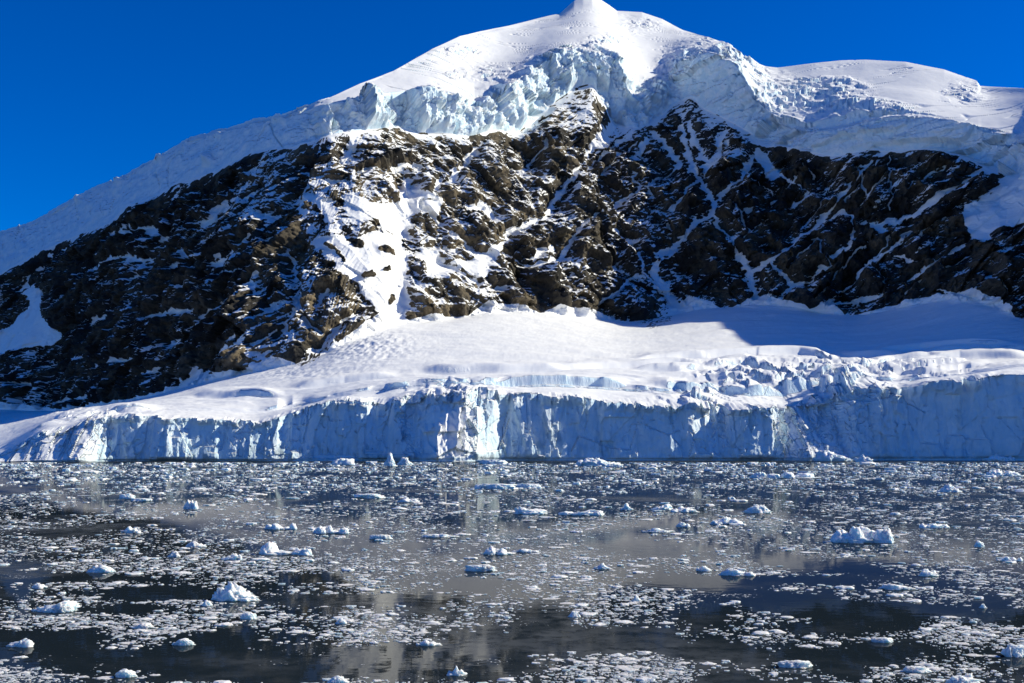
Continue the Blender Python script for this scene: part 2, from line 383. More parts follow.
# ------------------------------------------------------------------ couloirs, ledges and snowfields on the rock
STROKES = [  # (half width in pixels, points)
 (4, (681,129),(686,144),(695,168),(699,176),(705,189),(715,205),(711,214)),
 (4, (711,214),(697,221.5),(685,235),(672,247),(658,253)), (7, (656,256),(668,252)), (4.5, (654,256),(655,266),(660,278),(670,292),(678,303)),
 (2.6, (711,214),(726,239),(738,257)), (4.5, (738,257),(750,268),(752,284),(755,294)),
 (2.5, (752,272),(765,266),(785,250),(802,235),(820,217)), (2, (820,217),(842,194),(857,177),(872,160)), (1.2, (845,200),(868,172),(880,160)),
 (2.8, (782,293),(797,282),(815,274),(829,264.5)), (1, (829,264),(823,253),(817,237)), (0.9, (789,270),(803,252),(817,237)),
 (1.7, (839,288),(854,277),(872,259.5),(889,247),(911,231)), (4.5, (864,224),(879,225),(886,230)), (3.4, (879,225),(899,218.6),(919,210),(944,194),(968,179),(983,171),(993,164)),
 (1.6, (908,278),(931,264.5),(949,252),(968,241)), (1.2, (904,293),(921,279)), (2.6, (852,232),(849,246),(832,257)), (1.6, (852,232),(852,215),(844,207.5),(829,217),(822,216)),
 (2.4, (830,301),(860,298),(882,293)), (0.8, (889,155),(891,180),(892,209)), (1.8, (782,174),(807,189)), (3.5, (807,189),(792,202)), (2, (770,263),(782,272),(790,278)),
 (1, (866,262),(878,270),(884,280)), (1.4, (893,252),(905,255),(920,260)), (1, (930,205),(940,190)), (1, (800,160),(815,172)), (1.5, (858,170),(868,196)),
 (1, (770,200),(786,188),(800,172)), (1, (800,228),(812,212),(822,198)), (0.9, (830,280),(850,262),(866,244)), (1, (875,255),(890,238)), (1, (905,240),(925,226),(948,214)), (0.9, (860,205),(876,186),(892,168)), (1, (905,190),(925,175),(945,166)), (0.9, (742,240),(754,228),(768,220)), (1, (770,190),(756,182)), (0.9, (815,300),(828,288)), (1, (945,270),(965,256),(985,248)),
 (1.6, (636,129),(619,144),(599,158),(586,172)), (1.3, (588,178),(599,193),(609,209)), (1.4, (638,140),(615,156),(605,172)),
 (1.8, (629,176),(640,185),(652,197)), (1.7, (640,187),(623,199),(617,209)), (1.1, (646,187),(666,170),(681,160)), (2.4, (674,209),(685,195),(695,180)),
 (3.4, (715,203),(728,189),(742,180),(752,158),(760,150)), (3, (705,170),(717,154),(724,131)), (3.5, (654,133),(668,146),(681,158)), (2.5, (727,143),(728,144)),
 (6, (764,162),(772,172)), (3, (615,229),(631,239),(638,241)), (2, (637,253),(644,272),(656,284),(666,292),(676,303)), (1.8, (605,301),(621,288),(635,276),(644,278)),
 (4, (612,268),(622,270)), (1.4, (580,225),(592,216),(603,212),(597,206),(590,200)), (1.3, (603,212),(611,220)), (1.2, (655,222),(668,230)),
 (1.2, (733,205),(742,215),(748,232)), (1.2, (742,216),(756,207),(764,205)), (1, (700,205),(690,213)),
 (2, (456,180),(457,172),(466,162),(482,142)), (3, (454,168),(456,178)), (3, (470,154),(478,153)), (2.3, (503,164),(515,170),(530,178)), (1.8, (525,170),(534,156),(546,144)),
 (3, (394,168),(409,164),(421,167)), (6.5, (408,180),(402,215),(400,245),(402,280),(398,310),(396,335)), (2.5, (435,191),(441,180)), (3.5, (468,208),(482,206),(493,216)),
 (3.6, (505,237),(515,229),(534,221),(546,217),(556,197),(570,181),(579,168)), (4.5, (534,258),(546,250),(554,247)), (3, (527,263),(542,263),(558,260),(568,249),(573,237),(583,223)),
 (2.4, (445,245),(458,248)), (2, (431,247),(436,247)), (2, (452,282),(457,281)), (2, (500,288),(506,287)), (3, (556,284),(570,287)), (1.5, (420,205),(432,212),(446,225),(460,236),(470,246)),
 (2.2, (470,246),(490,256),(500,266)), (2, (440,262),(470,278),(480,284)), (1.5, (505,252),(528,262)),
 (3, (245,182),(236,190),(227,201),(212,217),(197,227)), (3.6, (118,233),(135,228),(150,228),(161,237)), (2.8, (92,269),(112,257),(130,258),(150,260)), (2.6, (175,267),(190,262),(182,256),(185,247)),
 (2.3, (188,288),(205,280)), (1.6, (217,272),(242,267)), (3, (197,325),(207,310),(225,297),(237,290)), (2, (90,322),(115,307)), (2.2, (150,315),(172,310),(190,309)), (1.6, (215,262),(232,252)),
 (2.6, (85,377),(100,367),(112,360),(137,360)), (1.3, (52,387),(75,375)), (2.2, (57,402),(82,394)), (2.4, (160,340),(180,340)), (1.8, (140,375),(165,362)), (5.5, (182,384),(207,367),(225,350),(240,337)),
 (1.8, (42,365),(62,357)), (1.5, (28,370),(34,372)), (1.4, (0,381),(30,385)), (1.5, (15,290),(28,272),(36,266)), (1.4, (45,256),(60,248),(70,247)), (1.2, (120,282),(138,276)), (1.2, (96,300),(104,296)),
 (2.6, (245,283),(257,277)), (1.8, (212,263),(229,251)), (2.3, (258,316),(276,304),(292,294),(297,279)), (2.3, (278,337),(288,324),(301,310),(297,294)), (2, (251,347),(264,337),(276,330)),
 (2.8, (317,304),(327,292)), (2.3, (317,347),(329,335),(340,324),(356,314)), (1.3, (305,318),(319,333)), (3, (284,247),(286,263),(292,277)), (2.6, (268,240),(272,236)),
 (5.5, (358,128),(352,145),(345,158)), (2.4, (305,164),(301,178),(288,197)), (2, (318,160),(335,156)), (1.8, (330,180),(345,178)), (1.6, (360,172),(374,164),(384,168)),
 (2.2, (284,200),(294,196)), (2, (250,170),(262,160)), (2, (258,186),(246,200)), (2, (262,215),(276,210)), (1.6, (240,245),(252,236)),
 (5, (1011,182),(998,190),(980,200)), (1.3, (937,290),(975,298)), (1.2, (1000,283),(1010,290)),
 (5, (612,128),(606,136),(590,150)), (5, (640,150),(648,140)), (4, (688,125),(700,150),(708,165)),
]
POLYS = [  # snowfields: (bias, polygon)
 (1.0, [(305,248),(312,244),(325,258),(340,275),(355,285),(367,300),(377,313),(390,332),(410,337),(408,300),(408,250),(396,235),(380,232),(355,240),(335,235),(318,232)]),
 (1.0, [(291,196),(303,192),(318,196),(330,200),(337,210),(335,222),(325,220),(312,212),(300,215),(296,205)]),
 (1.0, [(345,198),(352,192),(360,200),(372,207),(385,204),(398,200),(402,185),(420,190),(445,205),(436,215),(425,208),(412,215),(410,240),(398,233),(385,228),(370,222),(355,225),(345,215)]),
 (1.0, [(419,253),(429,251),(449,262),(474,258),(495,245),(505,241),(499,257),(484,266),(488,278),(476,280),(464,268),(449,272),(427,278),(421,260)]),
 (1.2, [(20,290),(35,282),(42,300),(48,320),(60,335),(50,345),(25,350),(0,355),(-40,362),(-40,335),(0,330),(15,315),(28,305)]),
 (1.1, [(963,214),(968,232),(975,240),(984,241),(1000,227),(1024,222),(1060,220),(1060,165),(1024,160),(1010,180),(995,192),(965,205)]),
 (0.55, [(676,96),(705,92),(722,118),(755,126),(762,150),(745,160),(722,160),(708,170),(690,150),(680,120)]),
 (0.45, [(330,132),(400,128),(395,150),(340,170),(310,165),(312,145)]),
 (0.42, [(236,170),(300,150),(300,190),(270,225),(225,215)]),
 (0.75, [(604,115),(640,128),(630,140),(600,150),(592,140)]),
 (0.9, [(754,150),(766,148),(782,176),(774,181),(764,170)]),
 (0.56, [(410,235),(505,240),(520,290),(470,305),(410,312)]),  (0.45, [(300,300),(380,300),(385,330),(320,368),(285,372)]), (0.62, [(300,165),(395,165),(395,250),(300,250)]), (0.4, [(540,118),(575,86),(600,84),(606,110),(612,135),(560,135)]), (0.3, [(300,250),(360,320),(330,350),(250,365),(240,340),(290,280)]), (0.38, [(395,130),(545,130),(560,240),(400,240)]), (0.25, [(560,130),(680,130),(680,320),(560,300)]),
]
ROCKSPOTS = [(3,(330,245),(337,255),(342,262)),(2.5,(352,243),(360,246)),(2,(366,279),(372,277)),(1.6,(384,272),(388,270)),(4,(336,205),(340,204)),(3,(384,248),(392,252)),(2.4,(393,296),(392,300)),
 (3,(408,316),(414,318)),(2.5,(424,305),(430,312)),(2,(470,306),(470,316)),(3,(310,207),(305,203)),(2,(318,212),(316,208))]
BOULDERS = [(4.5,(650,325),(668,318))]

rr = slice(R0[5]-60, R0[6]+30)
px, py = PX[rr].astype(np.float32), PY[rr].astype(np.float32)
def seg_dist(px, py, p, q):
    vx, vy = q[0]-p[0], q[1]-p[1]; l2 = vx*vx+vy*vy+1e-6
    t = np.clip(((px-p[0])*vx+(py-p[1])*vy)/l2, 0, 1)
    return np.hypot(px-p[0]-t*vx, py-p[1]-t*vy)
# wobble so strokes have natural edges
wob = fbm(X[rr]/30, Y[rr]/30, Z[rr]/30, 3, 91)
wx = px + 4.0*wob; wy = py + 4.0*fbm(X[rr]/26, Y[rr]/26, Z[rr]/26, 3, 133)
fine = fbm(X[rr]/11, Y[rr]/11, Z[rr]/9, 3, 137)
def paint(strokes, soft):
    f = np.zeros(px.shape, np.float32)
    for w, *pts in strokes:
        P_ = np.array(pts, float); m = w*2.5+14
        sel = np.where((px > P_[:,0].min()-m) & (px < P_[:,0].max()+m) & (py > P_[:,1].min()-m) & (py < P_[:,1].max()+m))
        if len(sel[0]) == 0: continue
        ax, ay = wx[sel], wy[sel]
        d = np.full(ax.shape, 1e6)
        for p, q in zip(pts[:-1], pts[1:]): d = np.minimum(d, seg_dist(ax, ay, p, q))
        w2 = w*(1.45 if P_[0, 0] < 250 else 1.12 if P_[0, 0] > 640 else 1.0)*(0.72 + 0.55*fine[sel] + 0.7*np.clip(wob[sel], -0.5, 0.7)) if soft < 2 else w
        f[sel] = np.maximum(f[sel], 1 - sstep(w2*0.45, w2*soft+0.6, d))
    return f
def inside(px, py, poly):
    r = np.zeros(px.shape, bool); n = len(poly)
    for i in range(n):
        x1, y1 = poly[i]; x2, y2 = poly[(i+1) % n]
        if y1 == y2: continue
        c = ((y1 > py) != (y2 > py)) & (px < (x2-x1)*(py-y1)/(y2-y1)+x1)
        r ^= c
    return r
stroke = paint(STROKES, 1.25)
gully = paint(STROKES, 3.2)
field = np.zeros(px.shape, np.float32)
for b_, poly in POLYS:
    m = inside(wx, wy, poly).astype(np.float32)
    field = np.maximum(field, b_*m)
field = blur(blur(field, 2, 1), 2, 0)
spots = paint(ROCKSPOTS, 1.6)
field *= 1-spots

# ------------------------------------------------------------------ displacement
DX = np.zeros(X.shape); DY = np.zeros(X.shape); DZ = np.zeros(X.shape)
rowt = (np.arange(NR) - R0[5])/counts[5]
def blob(px, py, cx, cy, rx, ry): return np.exp(-(((px-cx)/rx)**2+((py-cy)/ry)**2))
# rock
xr, yr, zr = X[rr], Y[rr], Z[rr]
wr = (sstep(-0.03, 0.06, rowt) * (1 - sstep(0.90, 1.01, rowt)))[rr][:, None]
sm = np.clip(np.maximum(stroke, np.clip(field, 0, 1)), 0, 1)
det = 1 - 0.88*sm
smb = blur(blur(sm, 8, 1), 6, 0)
lf = (0.55+0.45*sstep(270, 330, px))*(1-0.55*smb)
d = 33*lf*(ridged(xr/230, yr/230, zr/300, 2, 3)-0.6)
d += (0.15+0.85*det)*18*facet(xr/75, yr/75, zr/105, 11)
d += lf*(0.3+0.7*det)*25*(ridged(xr/58+zr/300, yr/90, zr/280, 2, 5)-0.5)
d += det*(11*facet(xr/27, yr/32, zr/50, 12) + 7.5*facet(xr/15, yr/15, zr/13, 14))
ang = np.where(px < 300, 0.62, 0.62 - 1.15*sstep(300, 380, px)*(1-sstep(520, 640, px)))
zl = zr - ang*xr
ph = (zl/15 + 1.1*fbm(xr/60, yr/60, zr/60, 2, 55)) % 1.0
d += det*(2.4-1.2*sstep(620, 720, px))*(np.minimum(ph/0.75, (1-ph)/0.25)-0.5)*(0.4+1.2*sstep(-0.2, 0.3, fbm(xr/90, yr/90, zr/90, 2, 56)))
d += det*(3.4*perlin(xr/6, yr/6, zr/5, 21) + 1.7*perlin(xr/3, yr/3, zr/3, 22))
d += 1.2*fbm(xr/25, yr/25, zr/25, 2, 77)*sm
d -= 15*gully
tower = 1 - 0.75*np.clip(blob(px,py,585,100,42,34)+blob(px,py,690,112,30,26), 0, 1)
d *= wr*1.15*tower
DX[rr] += 0.5*nbx[rr]*d; DY[rr] += -0.95*d; DZ[rr] += 0.08*d

# ice cap cliff: blocks and vertical fractures
cc = slice(R0[6]-2, R0[7]+24)
xc, yc, zc = X[cc], Y[cc], Z[cc]
ct = (np.arange(NR)-R0[6])/counts[6]
wc = (sstep(-0.02, 0.25, ct)*(1-sstep(1.0, 1.28, ct)))[cc][:, None]
shade_l = 0.03 + 0.97*sstep(285, 325, PX[cc])
s_ = xc*0.8 + yc*0.6
d = 22*blocks(s_/75, yc/400, zc/110, 31, 0.8) + 11*blocks(s_/30, yc/200, zc/50, 32, 0.9) + 2.6*blocks(s_/10, yc/60, zc/15, 33, 1.0) + 2.5*facet(s_/14, yc/80, zc/20, 30) + 1.6*fbm(xc/5, yc/5, zc/9, 2, 34) + 12*fbm(s_/90, 0*s_, zc/300, 2, 36)
d *= wc*shade_l
d += (1-shade_l)*sstep(0, 0.2, ct[cc])[:, None]*(5*fbm(xc/60, yc/60, zc/40, 3, 38)+1.5*fbm(xc/14, yc/14, zc/14, 3, 39)-5*np.clip(1-np.abs(perlin(xc/45+0.25*zc/45, 0*xc, zc/90, 35))/0.03, 0, 1)*sstep(0.05, 0.25, perlin(xc/90, 0*xc, zc/60, 37)))
for bx_, by_, br_, bh_ in ((208,159,5,12),(303,148,4,16),(78,197,4,16),(220,134,5,7),(160,155,5,14),(118,179,4,10),(278,114,6,12)): d += bh_*blob(PX[cc], PY[cc], bx_, by_, br_, br_*1.1)*sstep(0.02, 0.15, ct[cc])[:, None]
DX[cc] += nbx[cc]*d; DY[cc] += (nby[cc]-0.3)*d; DZ[cc] += 0.4*d
# ice cap surface: seracs in broken zones, gentle swells elsewhere
cs = slice(R0[7], R0[8]+1)
xs, ys, zs = X[cs], Y[cs], Z[cs]; pxs, pys = PX[cs], PY[cs]
st_ = ((np.arange(NR)-R0[7])/counts[7])[cs][:, None]
def blob(px, py, cx, cy, rx, ry): return np.exp(-(((px-cx)/rx)**2+((py-cy)/ry)**2))
ser = blob(pxs,pys,728,62,45,22)+0.9*blob(pxs,pys,800,98,60,14)+0.8*blob(pxs,pys,860,112,50,9)+0.55*blob(pxs,pys,965,92,24,14)+0.6*blob(pxs,pys,680,70,25,22)+0.55*blob(pxs,pys,605,42,25,9)+0.5*blob(pxs,pys,480,75,50,12)+0.4*blob(pxs,pys,460,50,40,8)+0.5*blob(pxs,pys,830,82,40,8)+0.5*blob(pxs,pys,560,60,40,12)+0.45*blob(pxs,pys,640,25,30,10)
ser = np.clip(ser*1.25-0.22, 0, 1)
fade = sstep(0.0, 0.06, st_)*(1-0.75*sstep(0.9, 1.0, st_))
d = ser*(17*np.abs(blocks(xs/50, ys/85, zs/60, 41, 0.9)) + 9*blocks(xs/24, ys/40, zs/30, 42, 0.9)+3*perlin(xs/9, ys/14, zs/9, 43))
d += 8*fbm(xs/190, ys/300, 0*xs, 2, 44) + 0.45*fbm(xs/25, ys/40, 0*xs, 3, 45)
cre = np.abs(perlin(xs/150, ys/38, 0*xs, 46))
d -= 4*np.clip(1-cre/0.05, 0, 1)*sstep(0.05, 0.3, perlin(xs/120, ys/120, 0*xs, 47)+0.1)*(pxs > 380)
d += (1-sstep(300, 345, pxs))*(2.6*blocks(xs/34, ys/30, 0*xs, 48, 0.9)+1.2*blocks(xs/13, ys/20, 0*xs, 49, 0.9))/np.maximum(fade, 0.25)
d *= fade
DZ[cs] += d

# glacier: cliff face, bench and apron
cl = slice(0, R0[1]+12)
xg, yg, zg = X[cl], Y[cl], Z[cl]; pxg, pyg = PX[cl], PY[cl]
gt = (np.arange(NR)/counts[0])[cl][:, None]
rough = 0.46 + 1.0*blob(pxg,pyg,440,420,40,60) + 1.0*blob(pxg,pyg,830,410,60,40)+0.5*blob(pxg,pyg,715,405,40,20)+0.6*blob(pxg,pyg,85,430,25,40)
d = rough*(8*blocks(xg/44, 0*xg, zg/130, 50, 0.9)+6*facet(xg/38, yg/300, zg/60, 51)+4.5*blocks(xg/13, 0*xg, zg/48, 52, 1.0)+3.5*(ridged(xg/17, 0*xg, zg/140, 2, 58)-0.5)+1.6*facet(xg/5, yg/30, zg/7, 54)+0.8*fbm(xg/3.5, yg/20, zg/5, 2, 53)) + 9*fbm(xg/120, 0*xg, zg/220, 2, 56)
d *= sstep(-0.02, 0.12, gt)*(1-sstep(1.02, 1.14, gt))*0.9+0.1
DY[cl] += -d; DX[cl] += 0.25*d
lipn = 3.0*blocks(xg/15, yg/30, 0*xg, 57, 0.8)+1.5*blocks(xg/6, yg/14, 0*xg, 59, 0.8)-1.2
DZ[cl] += (0.25+rough)*lipn*sstep(0.75, 1.0, gt)*(1-sstep(1.0, 1.13, gt))
DY[cl] += (0.25+rough)*2.5*lipn*sstep(0.8, 1.0, gt)*(1-sstep(1.0, 1.13, gt))
DY[cl] += 2.5*(1-sstep(0.02, 0.06, gt))          # undercut tide notch
gs = slice(R0[1], R0[5]+1)
xb, yb, zb = X[gs], Y[gs], Z[gs]; pxb, pyb = PX[gs], PY[gs]
chaos = np.clip(1.0*blob(pxb,pyb,830,385,45,16)+0.8*blob(pxb,pyb,760,378,50,11)+0.6*blob(pxb,pyb,700,398,35,8)+0.5*blob(pxb,pyb,455,388,40,7)+0.35*blob(pxb,pyb,880,370,60,8)+0.3*blob(pxb,pyb,100,415,50,6), 0, 1)
avl = np.clip(blob(pxb,pyb,370,345,45,16)+0.5*blob(pxb,pyb,300,372,50,8), 0, 1)
gb = (np.arange(NR)-R0[1])[gs][:, None]
d = 1.1*chaos*(10*np.abs(blocks(xb/30, yb/36, 0*xb, 61, 1.0))+6*blocks(xb/13, yb/18, 0*xb, 62, 1.0)+1.5*perlin(xb/6, yb/8, 0*xb, 63))
d += 2.2*fbm(xb/120, yb/60, 0*xb, 3, 64) + 0.8*fbm(xb/26, yb/11, 0*xb, 5, 65, 0.6)
d += avl*(2.4*fbm(xb/8, yb/11, 0*xb, 3, 66))
cre = perlin(xb/170+0.2*yb/170, yb/42, 0*xb, 67)
cm = np.clip(blob(pxb,pyb,880,368,150,14)+blob(pxb,pyb,700,366,70,12)+0.8*blob(pxb,pyb,500,383,120,6), 0, 1)
d += cm*4.5*(sstep(-0.02, 0.02, cre)-sstep(0.02, 0.35, cre))
d *= sstep(0, 6, gb)*(1-0.5*sstep(0.9, 1.0, gb/(R0[5]-R0[1])))
# crevasse scarps traced from the photo: (height, points)
SCARPS = [(4.0,(640,361),(679,358.6),(757,353.7),(800,352.7),(816,355),(832,363)),(5,(712,368),(745,365),(765,369),(782,382)),(3.5,(655,383),(690,388),(722,394)),(3,(880,352),(920,347.5),(1003,346.5)),(3.5,(905,364),(960,357),(1024,356)),(3,(860,368),(890,362),(930,358)),(3,(930,352),(975,349),(1024,348)),(3,(870,377),(910,374),(950,371),(985,366)),(2.5,(560,368),(620,366),(680,364)),(3,(300,388),(345,381),(390,377)),(3,(640,369),(680,371),(700,369)),(4,(430,371.5),(470,370.5),(560,370.5)),(3,(200,396),(240,394),(275,395)),(3,(110,411),(150,411)),(2.5,(840,355),(900,356)),(3,(500,384),(560,382),(620,385)),(3,(850,375),(900,372),(960,366))]
for hgt, *pts in SCARPS:
    p = np.array(pts, float)
    yy = np.interp(pxb, p[:,0], p[:,1]) + 0.8*perlin(xb/40, 0*xb, 0*xb, 71)
    mm = sstep(p[0,0]-12, p[0,0]+15, pxb)*(1-sstep(p[-1,0]-15, p[-1,0]+12, pxb))
    up = yy - pyb            # >0 above the line in the slope
    hgt = hgt*1.7
    d += mm*hgt*sstep(-0.9, 0.9, up)*(1-sstep(0.9, 9, up)) - mm*0.5*hgt*sstep(-3, -0.9, up)*(1-sstep(-0.9, 0.9, up))
d = 0.5*d + 0.5*blur(blur(d, 1, 0), 1, 1)
DZ[gs] += d

X = X+DX; Y = Y+DY; Z = Z+DZ
nx, ny, nz = grid_normals(X, Y, Z)

# snow attribute on the rock band
nzr = nz[rr]
reg = -0.13 + 0.06*(1-sstep(250, 300, px)) + 0.42*fbm(xr/110, yr/110, (zr-ang*xr)/70, 3, 81)
reg = reg + 0.05*sstep(250, 330, px)*(1-sstep(520, 600, px)) - 0.06*sstep(880, 960, px)*sstep(215, 235, py) - 0.06*sstep(690, 760, px) - 0.05*(1-sstep(200, 260, px))
noise_s = fbm(xr/17 , yr/19, (zr-ang*xr)/11, 4, 83)
snow = 0.5 + reg + (0.75+0.3*sstep(300,340,px))*(nzr-0.62) + 0.55*noise_s - 0.10 + 0.20*perlin(xr/5, yr/5, (zr-ang*xr)/4, 84)
th_ = np.where(px < 300, 0.55, 0.72)
acr = zr*np.cos(th_) - xr*np.sin(th_); alo = zr*np.sin(th_) + xr*np.cos(th_)
streak = perlin(acr/13, alo/120, yr/200, 201) + 0.5*perlin(acr/6, alo/60, yr/120, 202) + 0.35*noise_s
wst = (0.55*sstep(690, 740, px)*(1-0.6*sstep(930, 980, px)*sstep(200, 230, py)) + 0.35*(1-sstep(240, 300, px)) + 0.15)
snow = snow + wst*0.85*sstep(0.22, 0.5, streak)*(0.35+0.9*sstep(-0.25, 0.25, fbm(xr/130, yr/130, zr/130, 2, 203)))
snow = np.maximum(snow, 0.15*snow + 0.95*stroke)
snow = np.where(field > 0.8, np.maximum(snow, 0.62 + 0.4*field + 0.28*noise_s + 0.30*(nzr-0.60)), snow+0.52*np.clip(field, 0, 0.8))
snow = snow - 1.2*spots
rt = rowt[rr][:, None]
edge_n = 0.05*fbm(xr/30, yr/30, zr/30, 3, 85)
base_py = 341.5 - FPX*(-CP*0 + (EBASE*CP - SP))/(CP + EBASE*SP)
below = sstep(-0.8, 0.8, py - base_py[None, :] + 40*edge_n)
above = sstep(0.985, 1.0, rt + 0.6*edge_n)
snow = np.maximum(snow, 1.0*below); snow = np.maximum(snow, above)
bl = paint(BOULDERS, 1.4)*sstep(-0.05, 0.25, perlin(xr/6, yr/6, zr/6, 87))
snow = snow*(1-bl*(rt < 0.02))
tone = (0.62*sstep(215, 300, px)*(1-sstep(540, 640, px)) + blob(px,py,250,360,25,12)+0.5*blob(px,py,330,320,30,30)+0.4*blob(px,py,375,190,25,20)+0.3*blob(px,py,440,230,30,20))*(0.6+1.0*fbm(xr/60, yr/60, zr/60, 3, 88))  # browner rock in the centre, its sunlit look partly painted into the colour
SNOWF = np.ones(X.shape, np.float32); SNOWF[rr] = snow
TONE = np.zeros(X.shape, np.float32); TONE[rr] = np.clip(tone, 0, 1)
icy = 1 - sstep(0.45, 0.80, nz + 0.12*fbm(X/60, Y/60, Z/60, 2, 90))
ICE = (icy*(1-0.85*blob(PX, PY, 440, 428, 34, 45))*(1-0.5*blob(PX, PY, 84, 440, 18, 30))).astype(np.float32)
DIRT = np.zeros(X.shape, np.float32)
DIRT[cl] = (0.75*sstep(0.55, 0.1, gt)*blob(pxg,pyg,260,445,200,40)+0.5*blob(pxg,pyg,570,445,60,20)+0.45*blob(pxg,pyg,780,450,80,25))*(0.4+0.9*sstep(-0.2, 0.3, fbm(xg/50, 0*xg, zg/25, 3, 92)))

def sub(name, r0, r1, attrs, mat, parent=None):
    n = r1-r0+1
    v = np.stack([X[r0:r1+1], Y[r0:r1+1], Z[r0:r1+1]], -1).reshape(-1, 3)
    idx = np.arange(n*NC, dtype=np.int32).reshape(n, NC)
    q = np.stack([idx[:-1, :-1], idx[:-1, 1:], idx[1:, 1:], idx[1:, :-1]], -1).reshape(-1, 4)
    return mesh_from(name, v, quads=q, attrs={k: a[r0:r1+1] for k, a in attrs.items()}, mat=mat, parent=parent)

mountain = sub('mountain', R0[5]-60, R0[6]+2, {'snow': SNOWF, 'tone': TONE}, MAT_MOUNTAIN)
tag(mountain, 'dark rock mountain face streaked with snow gullies above the glacier', 'mountain', kind='structure')
cap = sub('ice_cap', R0[6]+2, NR-1, {'ice': ICE, 'dirt': DIRT}, MAT_CAP)
tag(cap, 'white ice cap with broken blue ice cliffs covering the mountain top', 'ice cap', kind='structure')
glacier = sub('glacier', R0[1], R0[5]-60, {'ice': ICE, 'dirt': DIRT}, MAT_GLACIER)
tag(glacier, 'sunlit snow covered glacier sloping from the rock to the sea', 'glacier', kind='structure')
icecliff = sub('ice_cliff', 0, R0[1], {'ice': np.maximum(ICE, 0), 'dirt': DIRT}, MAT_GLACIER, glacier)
icecliff['label'] = 'blue shaded ice cliff ending the glacier at the sea'

# ------------------------------------------------------------------ sea
def sea_material():
    m, t, b = nodes('sea_water')
    geo = N(t, 'ShaderNodeNewGeometry').outputs['Position']
    film = noise_node(t, 0.02, 6, 0.65, geo).outputs['Fac']
    film2 = noise_node(t, 0.5, 5, 0.7, geo).outputs['Fac']
    f = mathn(t, 'MULTIPLY', ramp(t, film, 0.46, 0.66), ramp(t, film2, 0.3, 0.6))
    t.links.new(mixc(t, f, (0.012, 0.019, 0.025), (0.09, 0.10, 0.11)), b.inputs['Base Color'])
    b.inputs['Specular IOR Level'].default_value = 0.0
    b.inputs['Roughness'].default_value = 1.0
    mp = N(t, 'ShaderNodeMapping'); mp.inputs['Scale'].default_value = (0.6, 1.0, 1.0)
    t.links.new(geo, mp.inputs['Vector'])
    h = noise_node(t, 0.8, 3, 0.5, mp.outputs[0]).outputs['Fac']
    bn = bump(t, h, 0.006, 0.6)
    gl = N(t, 'ShaderNodeBsdfGlossy')
    t.links.new(mathn(t, 'ADD', 0.015, mathn(t, 'MULTIPLY', f, 0.12)), gl.inputs['Roughness'])
    t.links.new(bn, gl.inputs['Normal'])
    fr = N(t, 'ShaderNodeFresnel'); fr.inputs['IOR'].default_value = 1.33
    t.links.new(bn, fr.inputs['Normal'])
    fac = mathn(t, 'MULTIPLY', fr.outputs[0], mathn(t, 'SUBTRACT', 0.47, mathn(t, 'MULTIPLY', f, 0.2)))
    wn = noise_node(t, 1.2, 3, 0.6, geo)
    vv = N(t, 'ShaderNodeVectorMath', operation='ADD'); t.links.new(geo, vv.inputs[0]); t.links.new(wn.outputs['Color'], vv.inputs[1])
    vor = N(t, 'ShaderNodeTexVoronoi'); vor.inputs['Scale'].default_value = 2.6; t.links.new(vv.outputs[0], vor.inputs['Vector'])
    cov = noise_node(t, 0.055, 6, 0.7, geo).outputs['Fac']
    rad = mathn(t, 'MULTIPLY', ramp(t, cov, 0.50, 0.78), 0.62)
    spk = ramp(t, mathn(t, 'SUBTRACT', rad, vor.outputs['Distance']), 0.0, 0.06)
    sl = N(t, 'ShaderNodeBsdfDiffuse'); sl.inputs['Color'].default_value = (0.8, 0.82, 0.84, 1)
    mx = N(t, 'ShaderNodeMixShader')
    t.links.new(fac, mx.inputs[0]); t.links.new(b.outputs[0], mx.inputs[1]); t.links.new(gl.outputs[0], mx.inputs[2])
    m2 = N(t, 'ShaderNodeMixShader'); t.links.new(spk, m2.inputs[0]); t.links.new(mx.outputs[0], m2.inputs[1]); t.links.new(sl.outputs[0], m2.inputs[2])
    t.links.new(m2.outputs[0], t.nodes['Material Output'].inputs['Surface'])
    return m
v = []; xs_ = [-40000, -6000, -1500, 1500, 6000, 40000]; ys_ = [-20000, -500, 20, 400, 1500, 6000, 60000]
for y_ in ys_:
    for x_ in xs_: v.append((x_, y_, 0))
q = [(j*6+i, j*6+i+1, (j+1)*6+i+1, (j+1)*6+i) for j in range(len(ys_)-1) for i in range(5)]
sea = mesh_from('sea', np.array(v, float), quads=np.array(q), mat=sea_material(), smooth=False)
tag(sea, 'calm dark sea strewn with small floating ice', 'sea', kind='structure')

